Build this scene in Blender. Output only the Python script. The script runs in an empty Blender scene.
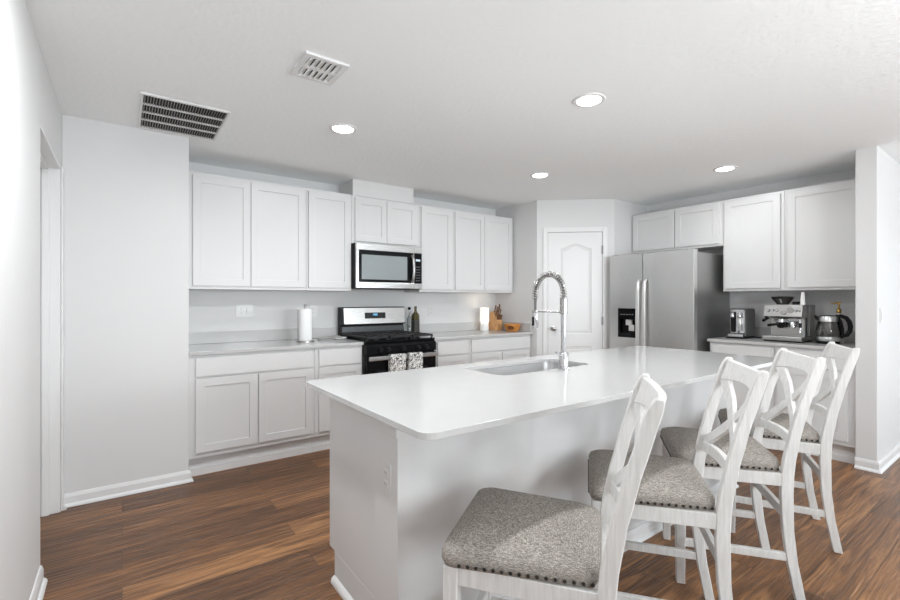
import bpy, bmesh, math, random
from mathutils import Vector, Matrix
random.seed(7)
PI = math.pi
SC = bpy.context.scene
COL = SC.collection

# ------------------------------------------------------------------ camera, light, exposure
cam_d = bpy.data.cameras.new('camera')
cam = bpy.data.objects.new('camera', cam_d); COL.objects.link(cam)
cam.location = (0, 0, 1.286)
cam.rotation_euler = (PI/2, 0, -0.6294)
cam_d.sensor_width = 36; cam_d.lens = 450.33/900*36
cam_d.clip_start = 0.02
SC.camera = cam
SC.view_settings.view_transform = 'Standard'
SC.view_settings.look = 'None'
SC.view_settings.gamma = 1
SC.view_settings.use_curve_mapping = False
SC.view_settings.exposure = 0.1
SC.cycles.max_bounces = 12
SC.cycles.diffuse_bounces = 8
SC.cycles.sample_clamp_indirect = 8

world = bpy.data.worlds.new('sky'); SC.world = world
world.use_nodes = True
wn = world.node_tree.nodes; wl = world.node_tree.links
bg = wn['Background']
bg.inputs['Color'].default_value = (0.82, 0.90, 1.0, 1)
bg.inputs['Strength'].default_value = 1.0

def area(name, loc, rot, sx, sy, power, color=(1, 1, 1), shape='RECTANGLE', spread=PI):
    d = bpy.data.lights.new(name, 'AREA'); d.shape = shape; d.size = sx; d.size_y = sy
    d.energy = power; d.color = color; d.spread = spread
    o = bpy.data.objects.new(name, d); COL.objects.link(o); o.location = loc; o.rotation_euler = rot
    return o
EAST_X, REAR_Y = 7.4, -4.6
DAY = (0.90, 0.955, 1.0)
PW = dict(patio=52, rear=138, flash=46, fill2=10, DLI=14.5, DLL=21, DLP=5.5, DLC=6, DLA=5)
def aimed(name, loc, to, *a_):
    o = area(name, loc, (0, 0, 0), *a_)
    o.rotation_euler = (Vector(to)-Vector(loc)).to_track_quat('-Z', 'Y').to_euler(); return o
# daylight entering through the patio door in the east wall and the two windows of the rear wall
area('daylight_patio', (EAST_X+0.25, -1.45, 1.1), (0, PI/2, 0), 2.1, 3.2, PW['patio'], DAY)
for x_ in (1.0, 4.6): area('daylight_window', (x_, REAR_Y-0.2, 1.4), (PI/2, 0, 0), 2.0, 1.5, PW['rear'], DAY)
# two added fill lamps, unseen behind the camera, bounced off the ceiling
aimed('bounce_fill', (2.0, -1.4, 1.5), (2.0, -.6, 2.44), .7, .7, PW['flash'], (.935, .972, 1.0))
aimed('bounce_fill', (3.7, -1.5, 1.6), (3.6, -.7, 2.44), .9, .9, PW['fill2'], (.935, .972, 1.0))

# ------------------------------------------------------------------ materials
def new_mat(name):
    m = bpy.data.materials.new(name); m.use_nodes = True
    return m, m.node_tree.nodes, m.node_tree.links, m.node_tree.nodes['Principled BSDF']
def lin(c):
    return tuple(((v/255)/12.92 if v/255 <= .04045 else ((v/255+.055)/1.055)**2.4) for v in c) + (1,)
def plain(name, rgb, rough=.5, metal=0, spec=.5, emit=None, es=0, bump=0, bscale=80, coat=0):
    m, n, l, b = new_mat(name)
    b.inputs['Base Color'].default_value = (*rgb, 1)
    b.inputs['Roughness'].default_value = rough
    b.inputs['Metallic'].default_value = metal
    b.inputs['Specular IOR Level'].default_value = spec
    b.inputs['Coat Weight'].default_value = coat
    if emit:
        b.inputs['Emission Color'].default_value = (*emit, 1); b.inputs['Emission Strength'].default_value = es
    tc = n.new('ShaderNodeTexCoord'); ns = n.new('ShaderNodeTexNoise')
    ns.inputs['Scale'].default_value = bscale; ns.inputs['Detail'].default_value = 3
    l.new(tc.outputs['Object'], ns.inputs['Vector'])
    if bump:
        bp = n.new('ShaderNodeBump'); bp.inputs['Strength'].default_value = bump; bp.inputs['Distance'].default_value = .01 if name.startswith('ceil') else .004
        l.new(ns.outputs['Fac'], bp.inputs['Height']); l.new(bp.outputs['Normal'], b.inputs['Normal'])
    else:
        mp = n.new('ShaderNodeMapRange'); mp.inputs['To Min'].default_value = max(rough-.03, 0); mp.inputs['To Max'].default_value = rough+.03
        l.new(ns.outputs['Fac'], mp.inputs['Value']); l.new(mp.outputs['Result'], b.inputs['Roughness'])
    return m
M = {}
M['wall'] = plain('wall_paint', (.68, .68, .68), .6, bump=.10, bscale=150)
M['ceil'] = plain('ceiling_texture', (.925, .948, .955), .8, bump=.26, bscale=38)
M['cab'] = plain('cabinet_white', (.665, .665, .665), .35)
M['trim'] = plain('trim_white', (.74, .74, .74), .35)
M['plate'] = plain('plastic_white', (.68, .68, .67), .3)
M['slot'] = plain('socket_slot_gap_shade', (.25, .25, .25), .5)
M['black'] = plain('black_enamel', (.005, .005, .006), .15, spec=.18)
M['matte'] = plain('black_plastic', (.008, .008, .009), .4, spec=.2)
M['iron'] = plain('cast_iron', (.011, .011, .012), .55, bump=.2, bscale=200)
M['chrome'] = plain('chrome', (.62, .62, .63), .14, metal=1)
M['nickel'] = plain('satin_nickel', (.45, .44, .43), .28, metal=1)
M['hose'] = plain('hose_grey', (.16, .16, .16), .5)
M['hinge'] = plain('hinge_steel', (.22, .22, .22), .4, metal=.6)
M['vent'] = plain('oven_vent_grey', (.09, .095, .10), .3, metal=.5)
M['gold'] = plain('brass_pump', (.45, .28, .08), .25, metal=1)
M['void'] = plain('duct_shade', (.03, .03, .03), .9)
M['lens'] = plain('lamp_lens', (.9, .9, .9), .5, emit=(1, .98, .95), es=6)
M['shade'] = plain('glowing_shade', (.9, .88, .84), .7, emit=(1, .93, .84), es=.55)
M['digits'] = plain('display_digits', (.02, .05, .1), .3, emit=(.2, .6, 1), es=1.6)
M['display'] = plain('display_glass', (.012, .014, .018), .1)
M['paper'] = plain('paper_towel', (.86, .86, .86), .9, bump=.25, bscale=120)
M['ceramic'] = plain('ceramic_white', (.82, .82, .81), .25)
M['greyware'] = plain('stone_grey', (.30, .29, .28), .6)
M['label'] = plain('bottle_label', (.035, .035, .03), .6)
M['liquid'] = plain('espresso_bean', (.05, .025, .012), .4)
M['rubber'] = plain('rubber_cord', (.015, .015, .015), .6)

def glassy(name, tint, rough=.03, mixf=.12):
    m, n, l, b = new_mat(name)
    out = n['Material Output']; n.remove(b)
    t = n.new('ShaderNodeBsdfTransparent'); t.inputs['Color'].default_value = (*tint, 1)
    g = n.new('ShaderNodeBsdfGlossy'); g.inputs['Roughness'].default_value = rough
    lw = n.new('ShaderNodeLayerWeight'); lw.inputs['Blend'].default_value = .25
    mr = n.new('ShaderNodeMapRange'); mr.inputs['To Min'].default_value = mixf*.4; mr.inputs['To Max'].default_value = min(1, mixf*3.5)
    mx = n.new('ShaderNodeMixShader')
    l.new(lw.outputs['Fresnel'], mr.inputs['Value']); l.new(mr.outputs['Result'], mx.inputs['Fac'])
    l.new(t.outputs[0], mx.inputs[1]); l.new(g.outputs[0], mx.inputs[2]); l.new(mx.outputs[0], out.inputs['Surface'])
    return m
M['glass'] = glassy('clear_glass', (.93, .95, .95))
M['kettleglass'] = glassy('kettle_glass', (.62, .60, .58), mixf=.25)
M['olive'] = plain('olive_glass', (.07, .055, .010), .08)
M['winglass'] = glassy('window_glass', (.97, .98, .98), mixf=.06)

def steel(name, base, rough, axis='z', amp=.06):
    m, n, l, b = new_mat(name)
    tc = n.new('ShaderNodeTexCoord'); mp = n.new('ShaderNodeMapping')
    sc = {'z': (120, 120, 2), 'h': (2, 2, 160)}[axis]
    mp.inputs['Scale'].default_value = sc
    ns = n.new('ShaderNodeTexNoise'); ns.inputs['Scale'].default_value = 4; ns.inputs['Detail'].default_value = 4
    l.new(tc.outputs['Object'], mp.inputs['Vector']); l.new(mp.outputs['Vector'], ns.inputs['Vector'])
    mr = n.new('ShaderNodeMapRange'); mr.inputs['To Min'].default_value = rough-amp; mr.inputs['To Max'].default_value = rough+amp
    l.new(ns.outputs['Fac'], mr.inputs['Value']); l.new(mr.outputs['Result'], b.inputs['Roughness'])
    cr = n.new('ShaderNodeValToRGB'); cr.color_ramp.elements[0].position = .3; cr.color_ramp.elements[1].position = .7
    cr.color_ramp.elements[0].color = (*[v*.93 for v in base], 1); cr.color_ramp.elements[1].color = (*base, 1)
    l.new(ns.outputs['Fac'], cr.inputs['Fac']); l.new(cr.outputs['Color'], b.inputs['Base Color'])
    b.inputs['Metallic'].default_value = 1
    return m
M['steel'] = steel('brushed_steel', (.74, .74, .73), .30, 'z')
M['steelh'] = steel('brushed_steel_horizontal', (.56, .56, .555), .28, 'h')
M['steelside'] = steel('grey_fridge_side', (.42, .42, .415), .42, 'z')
M['darksteel'] = steel('coffee_machine_steel', (.50, .50, .49), .25, 'h')
M['sinksteel'] = steel('sink_steel', (.66, .66, .66), .42, 'h')

def quartz():
    m, n, l, b = new_mat('white_quartz')
    tc = n.new('ShaderNodeTexCoord'); ns = n.new('ShaderNodeTexNoise'); ns.inputs['Scale'].default_value = 9; ns.inputs['Detail'].default_value = 6
    cr = n.new('ShaderNodeValToRGB'); cr.color_ramp.elements[0].color = (.50, .50, .495, 1); cr.color_ramp.elements[1].color = (.53, .53, .525, 1)
    l.new(tc.outputs['Object'], ns.inputs['Vector']); l.new(ns.outputs['Fac'], cr.inputs['Fac']); l.new(cr.outputs['Color'], b.inputs['Base Color'])
    b.inputs['Roughness'].default_value = .15
    b.inputs['Specular IOR Level'].default_value = .38
    return m
M['quartz'] = quartz()

def floor_mat():
    m, n, l, b = new_mat('walnut_planks')
    tc = n.new('ShaderNodeTexCoord')
    br = n.new('ShaderNodeTexBrick'); br.offset = .37; br.offset_frequency = 2
    br.inputs['Scale'].default_value = 1; br.inputs['Brick Width'].default_value = 1.22; br.inputs['Row Height'].default_value = .178
    br.inputs['Mortar Size'].default_value = .0012; br.inputs['Mortar Smooth'].default_value = .1; br.inputs['Bias'].default_value = 0
    br.inputs['Color1'].default_value = (0, 0, 0, 1); br.inputs['Color2'].default_value = (1, 1, 1, 1); br.inputs['Mortar'].default_value = (.3, .3, .3, 1)
    l.new(tc.outputs['Object'], br.inputs['Vector'])
    # every plank shifts the grain
    sep = n.new('ShaderNodeVectorMath'); sep.operation = 'MULTIPLY_ADD'
    l.new(br.outputs['Color'], sep.inputs[0]); sep.inputs[1].default_value = (7.3, 3.1, 5); l.new(tc.outputs['Object'], sep.inputs[2])
    mp = n.new('ShaderNodeMapping'); mp.inputs['Scale'].default_value = (1.6, 17, 1)
    l.new(sep.outputs[0], mp.inputs['Vector'])
    g1 = n.new('ShaderNodeTexNoise'); g1.inputs['Scale'].default_value = 1.2; g1.inputs['Detail'].default_value = 7; g1.inputs['Roughness'].default_value = .62; g1.inputs['Distortion'].default_value = 1.2
    l.new(mp.outputs[0], g1.inputs['Vector'])
    mp2 = n.new('ShaderNodeMapping'); mp2.inputs['Scale'].default_value = (5, 150, 1)
    l.new(sep.outputs[0], mp2.inputs['Vector'])
    g2 = n.new('ShaderNodeTexNoise'); g2.inputs['Scale'].default_value = 1; g2.inputs['Detail'].default_value = 3
    l.new(mp2.outputs[0], g2.inputs['Vector'])
    cr = n.new('ShaderNodeValToRGB')
    e = cr.color_ramp.elements
    e[0].position = .28; e[0].color = lin((80, 53, 33)); e[1].position = .74; e[1].color = lin((170, 122, 78))
    k = e.new(.5); k.color = lin((116, 79, 48))
    add = n.new('ShaderNodeMath'); add.operation = 'MULTIPLY_ADD'; add.inputs[1].default_value = .26
    l.new(br.outputs['Color'], add.inputs[0])
    sub = n.new('ShaderNodeMath'); sub.operation = 'SUBTRACT'; sub.inputs[1].default_value = .13
    l.new(g1.outputs['Fac'], sub.inputs[0]); l.new(sub.outputs[0], add.inputs[2])
    ad2 = n.new('ShaderNodeMath'); ad2.operation = 'MULTIPLY_ADD'; ad2.inputs[1].default_value = .22
    sb2 = n.new('ShaderNodeMath'); sb2.operation = 'SUBTRACT'; sb2.inputs[1].default_value = .5
    l.new(g2.outputs['Fac'], sb2.inputs[0]); l.new(sb2.outputs[0], ad2.inputs[0]); l.new(add.outputs[0], ad2.inputs[2])
    l.new(ad2.outputs[0], cr.inputs['Fac'])
    dk = n.new('ShaderNodeMixRGB'); dk.blend_type = 'MIX'; dk.inputs['Color2'].default_value = lin((48, 28, 17))
    l.new(br.outputs['Fac'], dk.inputs['Fac']); l.new(cr.outputs['Color'], dk.inputs['Color1'])
    l.new(dk.outputs[0], b.inputs['Base Color'])
    b.inputs['Roughness'].default_value = .34
    b.inputs['Specular IOR Level'].default_value = .45
    # embossed grain
    mp3 = n.new('ShaderNodeMapping'); mp3.inputs['Scale'].default_value = (3.5, 75, 1)
    l.new(sep.outputs[0], mp3.inputs['Vector'])
    g3 = n.new('ShaderNodeTexNoise'); g3.inputs['Scale'].default_value = 1; g3.inputs['Detail'].default_value = 2; g3.inputs['Distortion'].default_value = .4
    l.new(mp3.outputs[0], g3.inputs['Vector'])
    bp = n.new('ShaderNodeBump'); bp.inputs['Strength'].default_value = .75; bp.inputs['Distance'].default_value = .009
    l.new(g3.outputs['Fac'], bp.inputs['Height']); l.new(bp.outputs[0], b.inputs['Normal'])
    return m
M['floor'] = floor_mat()

def wood(name, c0, c1, scale=(3, 3, 40), rough=.45):
    m, n, l, b = new_mat(name)
    tc = n.new('ShaderNodeTexCoord'); mp = n.new('ShaderNodeMapping'); mp.inputs['Scale'].default_value = scale
    ns = n.new('ShaderNodeTexNoise'); ns.inputs['Scale'].default_value = 3; ns.inputs['Detail'].default_value = 5; ns.inputs['Distortion'].default_value = .6
    cr = n.new('ShaderNodeValToRGB'); cr.color_ramp.elements[0].position = .3; cr.color_ramp.elements[1].position = .7
    cr.color_ramp.elements[0].color = lin(c0); cr.color_ramp.elements[1].color = lin(c1)
    l.new(tc.outputs['Object'], mp.inputs['Vector']); l.new(mp.outputs[0], ns.inputs['Vector']); l.new(ns.outputs['Fac'], cr.inputs['Fac']); l.new(cr.outputs[0], b.inputs['Base Color'])
    b.inputs['Roughness'].default_value = rough
    return m
M['stool'] = wood('whitewashed_wood', (201, 200, 198), (219, 218, 216), (30, 30, 3), .5)
M['block'] = wood('knife_block_wood', (180, 132, 86), (206, 160, 112), (40, 6, 6))
M['bowlwood'] = wood('bowl_wood', (172, 106, 42), (208, 143, 70), (6, 6, 40))
M['handle'] = wood('knife_handle_wood', (84, 58, 40), (132, 94, 64), (6, 6, 40))
M['hollow'] = wood('bowl_hollow_shade', (84, 44, 14), (112, 62, 22), (6, 6, 40))

def fabric():
    m, n, l, b = new_mat('grey_linen')
    tc = n.new('ShaderNodeTexCoord')
    outs = []
    for sc in ((90, 620, 620), (620, 90, 620)):
        mp = n.new('ShaderNodeMapping'); mp.inputs['Scale'].default_value = sc
        ns = n.new('ShaderNodeTexNoise'); ns.inputs['Scale'].default_value = 1; ns.inputs['Detail'].default_value = 2
        l.new(tc.outputs['Object'], mp.inputs['Vector']); l.new(mp.outputs[0], ns.inputs['Vector']); outs.append(ns)
    av = n.new('ShaderNodeMath'); av.operation = 'ADD'
    l.new(outs[0].outputs['Fac'], av.inputs[0]); l.new(outs[1].outputs['Fac'], av.inputs[1])
    mr = n.new('ShaderNodeMapRange'); mr.inputs['From Min'].default_value = .72; mr.inputs['From Max'].default_value = 1.28
    l.new(av.outputs[0], mr.inputs['Value'])
    cr = n.new('ShaderNodeValToRGB'); e = cr.color_ramp.elements
    e[0].position = .05; e[0].color = lin((100, 97, 94)); e[1].position = .95; e[1].color = lin((196, 189, 181))
    k = e.new(.5); k.color = lin((147, 141, 134))
    l.new(mr.outputs[0], cr.inputs['Fac']); l.new(cr.outputs[0], b.inputs['Base Color'])
    b.inputs['Roughness'].default_value = .95; b.inputs['Specular IOR Level'].default_value = .15
    bp = n.new('ShaderNodeBump'); bp.inputs['Strength'].default_value = .5; bp.inputs['Distance'].default_value = .002
    l.new(mr.outputs[0], bp.inputs['Height']); l.new(bp.outputs[0], b.inputs['Normal'])
    return m
M['fabric'] = fabric()

def towel_mat():
    m, n, l, b = new_mat('black_white_towel')
    tc = n.new('ShaderNodeTexCoord'); v = n.new('ShaderNodeTexNoise'); v.inputs['Scale'].default_value = 62; v.inputs['Detail'].default_value = 1; v.inputs['Distortion'].default_value = 1.5
    cr = n.new('ShaderNodeValToRGB'); cr.color_ramp.interpolation = 'CONSTANT'
    cr.color_ramp.elements[0].color = (.03, .03, .03, 1); cr.color_ramp.elements[1].position = .475; cr.color_ramp.elements[1].color = (.80, .79, .77, 1)
    l.new(tc.outputs['Object'], v.inputs['Vector']); l.new(v.outputs['Fac'], cr.inputs['Fac']); l.new(cr.outputs[0], b.inputs['Base Color'])
    b.inputs['Roughness'].default_value = .9
    return m
M['towel'] = towel_mat()

# ------------------------------------------------------------------ mesh helpers
class MB:
    def __init__(s, T=None): s.bm = bmesh.new(); s.T = T or (lambda p: p)
    def v(s, p): return s.bm.verts.new(s.T(Vector(p)))
    def box(s, x0, x1, y0, y1, z0, z1):
        p = [s.v((x, y, z)) for z in (z0, z1) for x, y in ((x0, y0), (x1, y0), (x1, y1), (x0, y1))]
        for f in ((3, 2, 1, 0), (4, 5, 6, 7), (0, 1, 5, 4), (1, 2, 6, 5), (2, 3, 7, 6), (3, 0, 4, 7)):
            s.bm.faces.new([p[i] for i in f])
        return s
    def bar(s, a, b, w, h, up=(0, 0, 1)):
        a, b = Vector(a), Vector(b); d = (b-a).normalized(); u = Vector(up)
        r = d.cross(u).normalized(); u = r.cross(d).normalized()
        q = [s.v(p + r*i*w/2 + u*j*h/2) for p in (a, b) for i, j in ((-1, -1), (1, -1), (1, 1), (-1, 1))]
        for f in ((3, 2, 1, 0), (4, 5, 6, 7), (0, 1, 5, 4), (1, 2, 6, 5), (2, 3, 7, 6), (3, 0, 4, 7)):
            s.bm.faces.new([q[i] for i in f])
        return s
    def loft(s, rings, cap=True, closed=True):
        R = [[s.v(p) for p in r] for r in rings]; n = len(R[0])
        for a, b in zip(R, R[1:]):
            for i in range(n if closed else n-1):
                j = (i+1) % n; s.bm.faces.new((a[i], a[j], b[j], b[i]))
        if cap: s.bm.faces.new(R[0][::-1]); s.bm.faces.new(R[-1])
        return s
    def lathe(s, prof, c=(0, 0, 0), n=28, cap=True):
        return s.loft([[(c[0]+r*math.cos(2*PI*k/n), c[1]+r*math.sin(2*PI*k/n), c[2]+z) for k in range(n)] for r, z in prof], cap)
    def tube(s, pts, r, n=10):
        P = [Vector(p) for p in pts]; rings = []
        t = (P[1]-P[0]).normalized(); u = t.orthogonal().normalized()
        for i, p in enumerate(P):
            a = P[max(i-1, 0)]; b = P[min(i+1, len(P)-1)]; t = (b-a).normalized()
            u = (u - t*u.dot(t)).normalized(); w = t.cross(u)
            rr = r[i] if isinstance(r, (list, tuple)) else r
            rings.append([p + (u*math.cos(2*PI*k/n)+w*math.sin(2*PI*k/n))*rr for k in range(n)])
        return s.loft(rings)
    def prism(s, poly, z0, z1):
        return s.loft([[(x, y, z0) for x, y in poly], [(x, y, z1) for x, y in poly]])
    def plate(s, outer, holes, fz0, fz1):
        """flat plate in local xy with holes, between z0 and z1"""
        bm = s.bm; es = []; loops = []
        for lp in [outer]+holes:
            vs = [bm.verts.new((x, y, fz1)) for x, y in lp]; loops.append(vs)
            es += [bm.edges.new((vs[i], vs[(i+1) % len(vs)])) for i in range(len(vs))]
        g = bmesh.ops.triangle_fill(bm, edges=es, use_beauty=True, use_dissolve=False)
        fs = [f for f in g['geom'] if isinstance(f, bmesh.types.BMFace)]
        low = {}
        for lp in loops:
            for v in lp: low[v] = bm.verts.new((v.co.x, v.co.y, fz0))
        for f in fs: bm.faces.new([low[v] for v in f.verts][::-1])
        for lp in loops:
            for i in range(len(lp)):
                a, b = lp[i], lp[(i+1) % len(lp)]; bm.faces.new((a, b, low[b], low[a]))
        for v in list(low)+list(low.values()): v.co = s.T(v.co.copy())
        return s
    def build(s, name, mat, parent=None, smooth=False, bev=0, seg=2, local=False, loc=None, sub=0):
        bm = s.bm
        bmesh.ops.recalc_face_normals(bm, faces=bm.faces)
        off = Vector((0, 0, 0))
        if not local:
            if parent:
                q = parent
                while q: off += q.location; q = q.parent
            elif loc: off = Vector(loc)
        if off.length: bmesh.ops.translate(bm, verts=bm.verts, vec=-off)
        if smooth:
            for f in bm.faces: f.smooth = True
            if smooth is True:
                for e in bm.edges:
                    if len(e.link_faces) == 2 and e.calc_face_angle(0) > math.radians(42): e.smooth = False
        me = bpy.data.meshes.new(name); bm.to_mesh(me); bm.free()
        o = bpy.data.objects.new(name, me); COL.objects.link(o)
        me.materials.append(M[mat] if isinstance(mat, str) else mat)
        if parent: o.parent = parent
        elif loc: o.location = loc
        if bev:
            b = o.modifiers.new('bevel', 'BEVEL'); b.width = bev; b.segments = seg; b.limit_method = 'ANGLE'; b.angle_limit = math.radians(40)
        if sub:
            b = o.modifiers.new('smooth', 'SUBSURF'); b.levels = sub; b.render_levels = sub
        return o
def box(*a): return MB().box(*a)
def tag(o, label, cat, group=None):
    o['label'] = label; o['category'] = cat
    if group: o['group'] = group
    return o
def thing(name, label, cat, loc, rz=0, group=None):
    o = bpy.data.objects.new(name, None); COL.objects.link(o); o.location = loc; o.rotation_euler = (0, 0, rz)
    o.empty_display_size = .05
    return tag(o, label, cat, group)
def struct(name, mb, mat, bev=0, parent=None):
    o = mb.build(name, mat, parent, bev=bev)
    if not parent: o['kind'] = 'structure'
    return o
def rrect(x0, x1, y0, y1, r, n=6):
    out = []
    for cx, cy, a0 in ((x1-r, y0+r, -PI/2), (x1-r, y1-r, 0), (x0+r, y1-r, PI/2), (x0+r, y0+r, PI)):
        for k in range(n+1):
            a = a0+PI/2*k/n; out.append((cx+r*math.cos(a), cy+r*math.sin(a)))
    return out
FY = lambda y: (lambda p: Vector((p.x, y-p.z, p.y)))     # (u,v,w) on a face that looks towards -Y
FX = lambda x: (lambda p: Vector((x-p.z, p.x, p.y)))     # on a face that looks towards -X

# ------------------------------------------------------------------ room shell
H = 2.44
XL, YS, XS, YB, XP, YP = -.302, 3.674, .383, 4.329, 3.8774, 3.617
XW, YQ, XG, YG0, YG1 = 5.2017, 3.044, 4.556, .8388, .965
struct('floor', box(-.6, EAST_X+.2, REAR_Y-.2, 4.6, -.05, 0), 'floor')
struct('ceiling', box(-.6, EAST_X+.2, REAR_Y-.2, 4.6, H, H+.1), 'ceil')
OY0, OY1, OZ = 2.75, 3.61, 2.095     # doorway in the left wall
w = MB(); w.box(XL-.13, XL, REAR_Y-.2, OY0, 0, H); w.box(XL-.13, XL, OY0, OY1, OZ, H); w.box(XL-.13, XL, OY1, 4.5, 0, H)
struct('wall_left', w, 'wall', .004)
struct('wall_stub', box(XL, XS, YS, YB+.15, 0, H), 'wall', .004)
struct('wall_back', box(XS, XP, YB, YB+.15, 0, H), 'wall')
struct('wall_pantry', MB().prism([(XP, 4.48), (XP, YP), (4.53, YQ), (XW+.12, YQ), (XW+.12, 4.48)], 0, H), 'wall', .004)
struct('wall_right', box(XW, XW+.12, YG1, YQ, 0, H), 'wall')
struct('wall_living', box(XG, EAST_X+.2, YG0, YG1, 0, H), 'wall', .005)
PY0, PY1, PZ = -3.0, .1, 2.1
w = MB(); w.box(EAST_X, EAST_X+.14, REAR_Y, PY0, 0, H); w.box(EAST_X, EAST_X+.14, PY1, YG0, 0, H); w.box(EAST_X, EAST_X+.14, PY0, PY1, PZ, H)
struct('wall_east', w, 'wall')
w = MB(); W1 = [(.1, 1.9), (3.7, 5.5)]; WZ0, WZ1 = .7, 2.1
xs = [XL] + [v for a in W1 for v in a] + [EAST_X]
for i in range(0, 6, 2): w.box(xs[i], xs[i+1], REAR_Y-.14, REAR_Y, 0, H)
for a, b in W1: w.box(a, b, REAR_Y-.14, REAR_Y, 0, WZ0); w.box(a, b, REAR_Y-.14, REAR_Y, WZ1, H)
struct('wall_rear', w, 'wall')
for i, (a, b) in enumerate(W1):
    f = MB(); c = (a+b)/2
    f.box(a, a+.05, REAR_Y-.1, REAR_Y-.04, WZ0, WZ1); f.box(b-.05, b, REAR_Y-.1, REAR_Y-.04, WZ0, WZ1)
    f.box(a, b, REAR_Y-.1, REAR_Y-.04, WZ0, WZ0+.05); f.box(a, b, REAR_Y-.1, REAR_Y-.04, WZ1-.05, WZ1); f.box(c-.03, c+.03, REAR_Y-.1, REAR_Y-.04, WZ0, WZ1)
    o = struct('window_%d' % (i+1), f, 'trim')
    box(a+.05, b-.05, REAR_Y-.072, REAR_Y-.068, WZ0+.05, WZ1-.05).build('pane', 'winglass', o)
f = MB()
for y in (PY0, (PY0+PY1)/2-.04, PY1-.08): f.box(EAST_X+.04, EAST_X+.1, y, y+.08, 0, PZ)
f.box(EAST_X+.04, EAST_X+.1, PY0, PY1, 0, .08); f.box(EAST_X+.04, EAST_X+.1, PY0, PY1, PZ-.08, PZ)
o = struct('door_3', f, 'trim')
box(EAST_X+.068, EAST_X+.072, PY0+.08, PY1-.08, .08, PZ-.08).build('pane', 'winglass', o)

def skirting(name, pts, out, h=.08):
    """board along a polyline of floor points; out = side of the room (+1 left of travel)"""
    P = [Vector(p) for p in pts]; n = len(P)
    def off(i, d):
        ns = []
        for a, b in ((i-1, i), (i, i+1)):
            if 0 <= a and b < n:
                t = (P[b]-P[a]).normalized(); ns.append(Vector((-t.y, t.x))*out)
        if len(ns) == 1: return P[i]+ns[0]*d
        m = ns[0]+ns[1]; return P[i] + m*(d/(1+ns[0].dot(ns[1])))
    prof = [(-.001, 0), (.027, 0), (.026, .008), (.021, .016), (.013, .021), (.013, h-.02), (.009, h-.008), (.006, h), (-.001, h)]
    return struct(name, MB().loft([[(off(i, d).x, off(i, d).y, z) for d, z in prof] for i in range(n)]), 'trim')
skirting('baseboard_left', [(XL, REAR_Y), (XL, OY0)], -1)
skirting('baseboard_stub', [(XL, OY1+.004), (XL, YS), (XS, YS), (XS, YS+.03)], -1)
skirting('baseboard_pillar', [(XG, YG1+.0), (XG, YG0), (EAST_X, YG0)], -1)
skirting('baseboard_east', [(EAST_X, YG0), (EAST_X, PY1)], -1)
skirting('baseboard_rear', [(XL, REAR_Y), (EAST_X, REAR_Y)], 1)
# doorway in the left wall: jamb lining, casing and the white door standing behind it
j = MB()
j.box(XL-.13, XL-.0, OY1-.018, OY1, 0, OZ); j.box(XL-.13, XL, OY0, OY0+.018, 0, OZ); j.box(XL-.13, XL, OY0, OY1, OZ-.018, OZ)
j.box(XL-.085, XL-.05, OY1-.03, OY1-.018, 0, OZ-.018); j.box(XL-.085, XL-.05, OY0+.018, OY1-.03, OZ-.03, OZ-.018)
struct('trim_1', j, 'trim', .002)
c = MB(); c.box(XL, XL+.012, OY1, YS-.001, 0, OZ)
struct('trim_2', c, 'trim', .004)
d = MB(); d.box(XL-.125, XL-.09, OY0+.02, OY1-.02, .006, OZ-.02)
struct('door_2', d, 'trim')
# boxed duct above the microwave
struct('trim_3', box(1.772, 2.447, 4.003, YB, 2.283, H), 'wall', .003)

# pantry door on the diagonal wall
ang = math.atan2(YQ-YP, 4.53-XP)
dr = bpy.data.objects.new('door_1', None); COL.objects.link(dr); dr.location = (XP, YP, 0); dr.rotation_euler = (0, 0, ang); dr['kind'] = 'structure'
FL = lambda p: Vector((p.x, -p.z, p.y))
def panel_poly(u0, u1, z0, z1, arch=0, ins=0):
    u0 += ins; u1 -= ins; z0 += ins; z1 -= ins
    p = [(u0, z0), (u1, z0)]
    for k in range(17):
        t = k/16; p.append((u1+(u0-u1)*t, z1+arch*(.5-.5*math.cos(2*PI*t))))
    return p
U0, U1, DZ = .126, .733, 2.06
pans = [(U0+.132, U1-.118, .90, 1.875, .055), (U0+.132, U1-.118, .17, .755, 0)]
s_ = MB(FL).plate([(U0, .008), (U1, .008), (U1, DZ), (U0, DZ)], [panel_poly(*p) for p in pans], -.02, .006)
for p in pans:
    a, b_, c_, d_ = [[(x, y, z) for x, y in panel_poly(*p, ins=i)] for i, z in ((0, 0),) * 0 or ((0, 0), (.012, 0), (.03, 0), (.036, 0))]
    lv = [.006, -.004, -.004, .003]
    rings = [[(x, y, lv[i]) for x, y, _ in r] for i, r in enumerate((a, b_, c_, d_))]
    R = [[s_.v(q) for q in r] for r in rings]
    for q, r in zip(R, R[1:]):
        for i in range(len(q)): s_.bm.faces.new((q[i], q[(i+1) % len(q)], r[(i+1) % len(q)], r[i]))
    s_.bm.faces.new(R[-1])
s_.build('door_leaf', 'trim', dr, local=True)
c = MB(FL); g = .004
c.box(U0-.057, U0-g, 0, DZ+.057, -.01, .016); c.box(U1+g, U1+.057, 0, DZ+.057, -.01, .016); c.box(U0-g, U1+g, DZ+g, DZ+.057, -.01, .016)
c.build('casing', 'trim', dr, bev=.004, local=True)
gp = MB(FL); gp.box(U0-g, U0, 0, DZ, -.01, .001); gp.box(U1, U1+g, 0, DZ, -.01, .001); gp.box(U0-g, U1+g, DZ, DZ+g, -.01, .001)
gp.build('gap_shadow_strip', 'slot', dr, local=True)  # grey strip stands for the shade in the gap round the leaf
k = MB(); k.T = lambda p: Vector((p.x, -p.z, p.y))
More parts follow.
